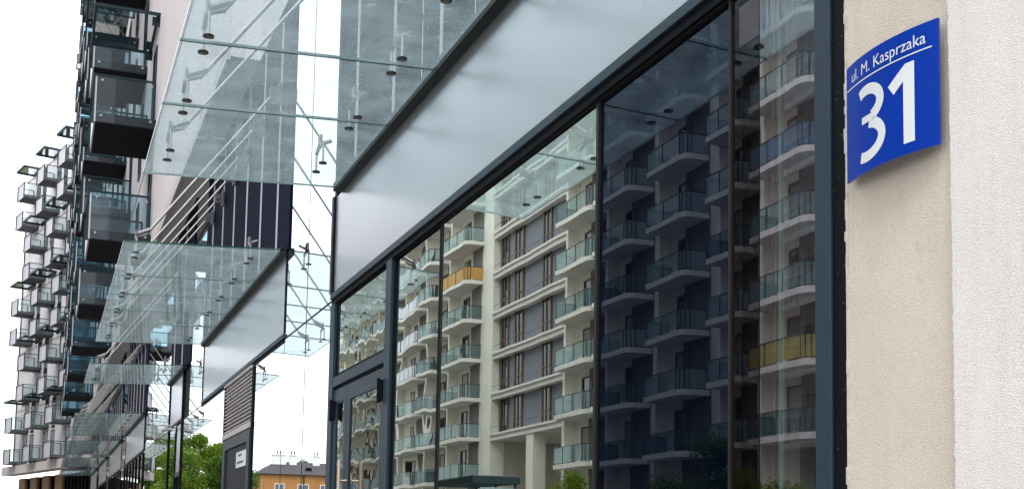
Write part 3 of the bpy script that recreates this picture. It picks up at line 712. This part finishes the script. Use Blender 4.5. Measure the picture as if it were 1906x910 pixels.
# ------------------------------------------------------------------ orange house far down the street (seen in the mirror bays)
hs = thing('orange_house', 'low orange tenement under a dark grey roof with white chimneys, mirrored in the glass bay', 'house', (-50, 222, 0))
part('wall', MB().box(-72, -33, 218, 230, 0, 12.6), 'orange_wall', hs)
rf = MB(); rf.v = [(-73, 217.4, 12.6), (-32.4, 217.4, 12.6), (-32.4, 230.6, 12.6), (-73, 230.6, 12.6), (-68, 224, 15.2), (-36.5, 224, 15.2)]
rf.f = [(0, 1, 5, 4), (1, 2, 5), (2, 3, 4, 5), (3, 0, 4), (3, 2, 1, 0)]; rf.mi = [0]*5
rf_o = part('roof', rf, 'roof', hs)
for x in (-37, -39.5, -43.8, -48, -55, -61):
    w_ = .7 if x != -37 else 1.3
    ch = part('chimney', MB().box(x-w_, x+w_, 222.5, 223.6, 13.5, 16.3).box(x-w_*1.1, x+w_*1.1, 222.4, 223.7, 16.3, 16.5), 'cctv', hs)
    sub('chimney_pot', MB().bar((x-.3, 223, 16.5), (x-.3, 223, 17.2), .15).bar((x+.3, 223, 16.5), (x+.3, 223, 17.2), .15), 'bracket', ch)
part('skylight', MB().box(-42.2, -41.2, 219.4, 219.9, 13.3, 14.0), 'frame_black', hs)
part('downpipe', MB().bar((-40.6, 217.9, 0), (-40.6, 217.9, 12.5), .1), 'roof', hs)
ow = MB().box(0, 1.6, -.08, 0, 0, 2.0).mesh('window', 'win_dark'); owf = MB().box(-.12, 0, -.12, 0, -.1, 2.1).box(1.6, 1.72, -.12, 0, -.1, 2.1).box(0, 1.6, -.12, 0, 2, 2.1).box(.74, .86, -.12, 0, 0, 2).mesh('window_frame', 'cctv')
for z in (1.6, 5.2, 8.8):
    for i in range(9):
        o = link('window', ow, hs); o.location = Vector((-70+i*4.1, 218, z))-hs.location; link('window_frame', owf, o)

# ------------------------------------------------------------------ trees and bushes
def tree(x, y, h, cr, label, lm, n=2600, leaf=.35, trunk_r=.22, base=.28, group=None, name='tree', cat='tree', seed=0):
    rn = random.Random(seed+int(abs(x)*13+y)); t = thing(name, label, cat, (x, y, -.1), group)
    tk = MB(); segs = 5; px = Vector((0, 0, 0))
    for i in range(segs):
        q = Vector((rn.uniform(-.15, .15), rn.uniform(-.15, .15), h*.75*(i+1)/segs)); tk.bar(px, q, trunk_r*(1-i/segs*.75), 8, trunk_r*(1-(i+1)/segs*.75)); px = q
    cl = []
    for i in range(16):
        zz = h*(base + (1-base)*rn.random()**.8*.92); f = (zz/h-base)/(1-base); rad = cr*(math.sin(math.pi*min(1, .18+f*.8))**.7)
        a = rn.uniform(0, 6.28); rr_ = rad*rn.uniform(.2, .8); c = Vector((math.cos(a)*rr_, math.sin(a)*rr_, zz)); s = cr*rn.uniform(.22, .46); cl.append((c, s))
        st = Vector((0, 0, max(h*.15, zz-cr*.5))); tk.bar(st, c, trunk_r*.3, 5, trunk_r*.1)
    link('trunk', tk.mesh('trunk', 'bark'), t)
    g = MB()
    for i in range(int(n*3)):
        c, s = cl[rn.randrange(len(cl))]
        d = Vector((rn.gauss(0, 1), rn.gauss(0, 1), rn.gauss(0, .8))).normalized()*s*(rn.random()**.4)*rn.uniform(.8, 1.25)
        p = c+d; ax = Vector((rn.gauss(0, 1), rn.gauss(0, 1), rn.gauss(0, 1))).normalized(); o1 = ax.orthogonal().normalized(); o2 = ax.cross(o1)
        l_ = leaf*.48*rn.uniform(.6, 1.3); g.quad(p-o1*l_, p-o2*l_*.5, p+o1*l_, p+o2*l_*.5, mi=rn.choices((0, 1, 2), (5, 3, 2))[0])
    link('crown', g.mesh('crown', lm), t); return t
LM = ['leaf', 'leaf_light', 'leaf_dark']
tree(-17.5, 226, 21.5, 4.6, 'tall pale green poplar at the left of the mirrored trees', ['leaf_light', 'leaf', 'leaf'], 9000, .45, .35, .15)
tree(-21.5, 222, 20.0, 4.0, 'broad mid green tree in the middle of the mirrored trees', LM, 6500, .45, .35, .12)
tree(-26.0, 224, 20.8, 4.6, 'bushy bright green tree right beside the louvred door in the mirror', ['leaf', 'leaf_light', 'leaf_light'], 7000, .45, .35, .12)
tree(-14.6, 236, 19, 3.8, 'thin tree at the far left end of the mirrored trees', LM, 4000, .45, .35, .12)
tree(-24.5, 200, 15, 5.5, 'low round dark tree in front of the mirrored tall trees', ['leaf_dark', 'leaf', 'leaf'], 9000, .45, .3, .1)
tree(-18, 205, 15.0, 5.5, 'low round bright tree in front of the mirrored tall trees', LM, 9000, .4, .3, .1)
tree(-56, 240, 17.5, 4.0, 'green treetop showing behind the grey roof of the orange house', LM, 2500, .45, .35, .2)
tree(-44, 238, 17.6, 2.4, 'small treetop behind the right chimney of the orange house', LM, 1200, .4, .3, .2)
tree(-25, 47.3, 6.6, 2.0, 'dark young street tree mirrored at the foot of the navy pane', ['leaf_dark', 'leaf', 'leaf_dark'], 3500, .16, .1, .2)
tree(-25, 51, 5.4, 1.8, 'smaller young street tree left of the dark one, mirrored in the navy pane', LM, 2500, .16, .1, .2)
tree(-25, 63.5, 6.3, 2.2, 'leafy green climbing shrub mirrored at the foot of the bright pane', ['leaf_light', 'leaf', 'leaf'], 4000, .16, .1, .1, name='shrub', cat='shrub')
tree(-24.5, 44, 4.6, 1.8, 'bright green bush mirrored at the foot of the pane beside the dark post', ['leaf_light', 'leaf', 'leaf_light'], 3500, .12, .07, .1, name='shrub', cat='shrub')
tree(-24.5, 40.8, 4.1, 1.8, 'rounder green bush to the right of its neighbour, mirrored beside the dark post', LM, 3500, .12, .07, .1, name='shrub', cat='shrub')
tree(-25, 90, 5.2, 2.0, 'low shrub beside the white end wall across the street', LM, 2500, .16, .08, .1, name='shrub', cat='shrub')

# ------------------------------------------------------------------ bus shelter
bs = thing('bus_shelter', 'glass bus shelter with dark green roof edge, mirrored at the foot of the bright pane', 'shelter', (-9.8, 36.5, 0))
link('roof', MB().box(-.75, .75, -1.9, 1.9, 3.22, 3.42).mesh('roof', 'dark_metal'), bs)
link('roof_glass', MB().box(-.7, .7, -1.85, 1.85, 3.43, 3.45).mesh('roof_glass', 'bal_glass_far'), bs)
link('back_glass', MB().box(-.66, -.64, -1.8, 1.8, .3, 3.1).mesh('back_glass', 'opp_glass'), bs)
for y in (-1.75, 0, 1.75): link('post', MB().bar((-.65, y, 0), (-.65, y, 3.22), .045).mesh('post', 'dark_metal'), bs)
for y in (-1.8, 1.8): link('side_glass', MB().box(-.6, .5, y-.01, y+.01, .3, 3.1).mesh('side_glass', 'opp_glass'), bs)
link('bench', MB().box(-.6, -.2, -1.4, 1.4, .42, .47).bar((-.4, -1.2, 0), (-.4, -1.2, .42), .03).bar((-.4, 1.2, 0), (-.4, 1.2, .42), .03).mesh('bench', 'wood'), bs)
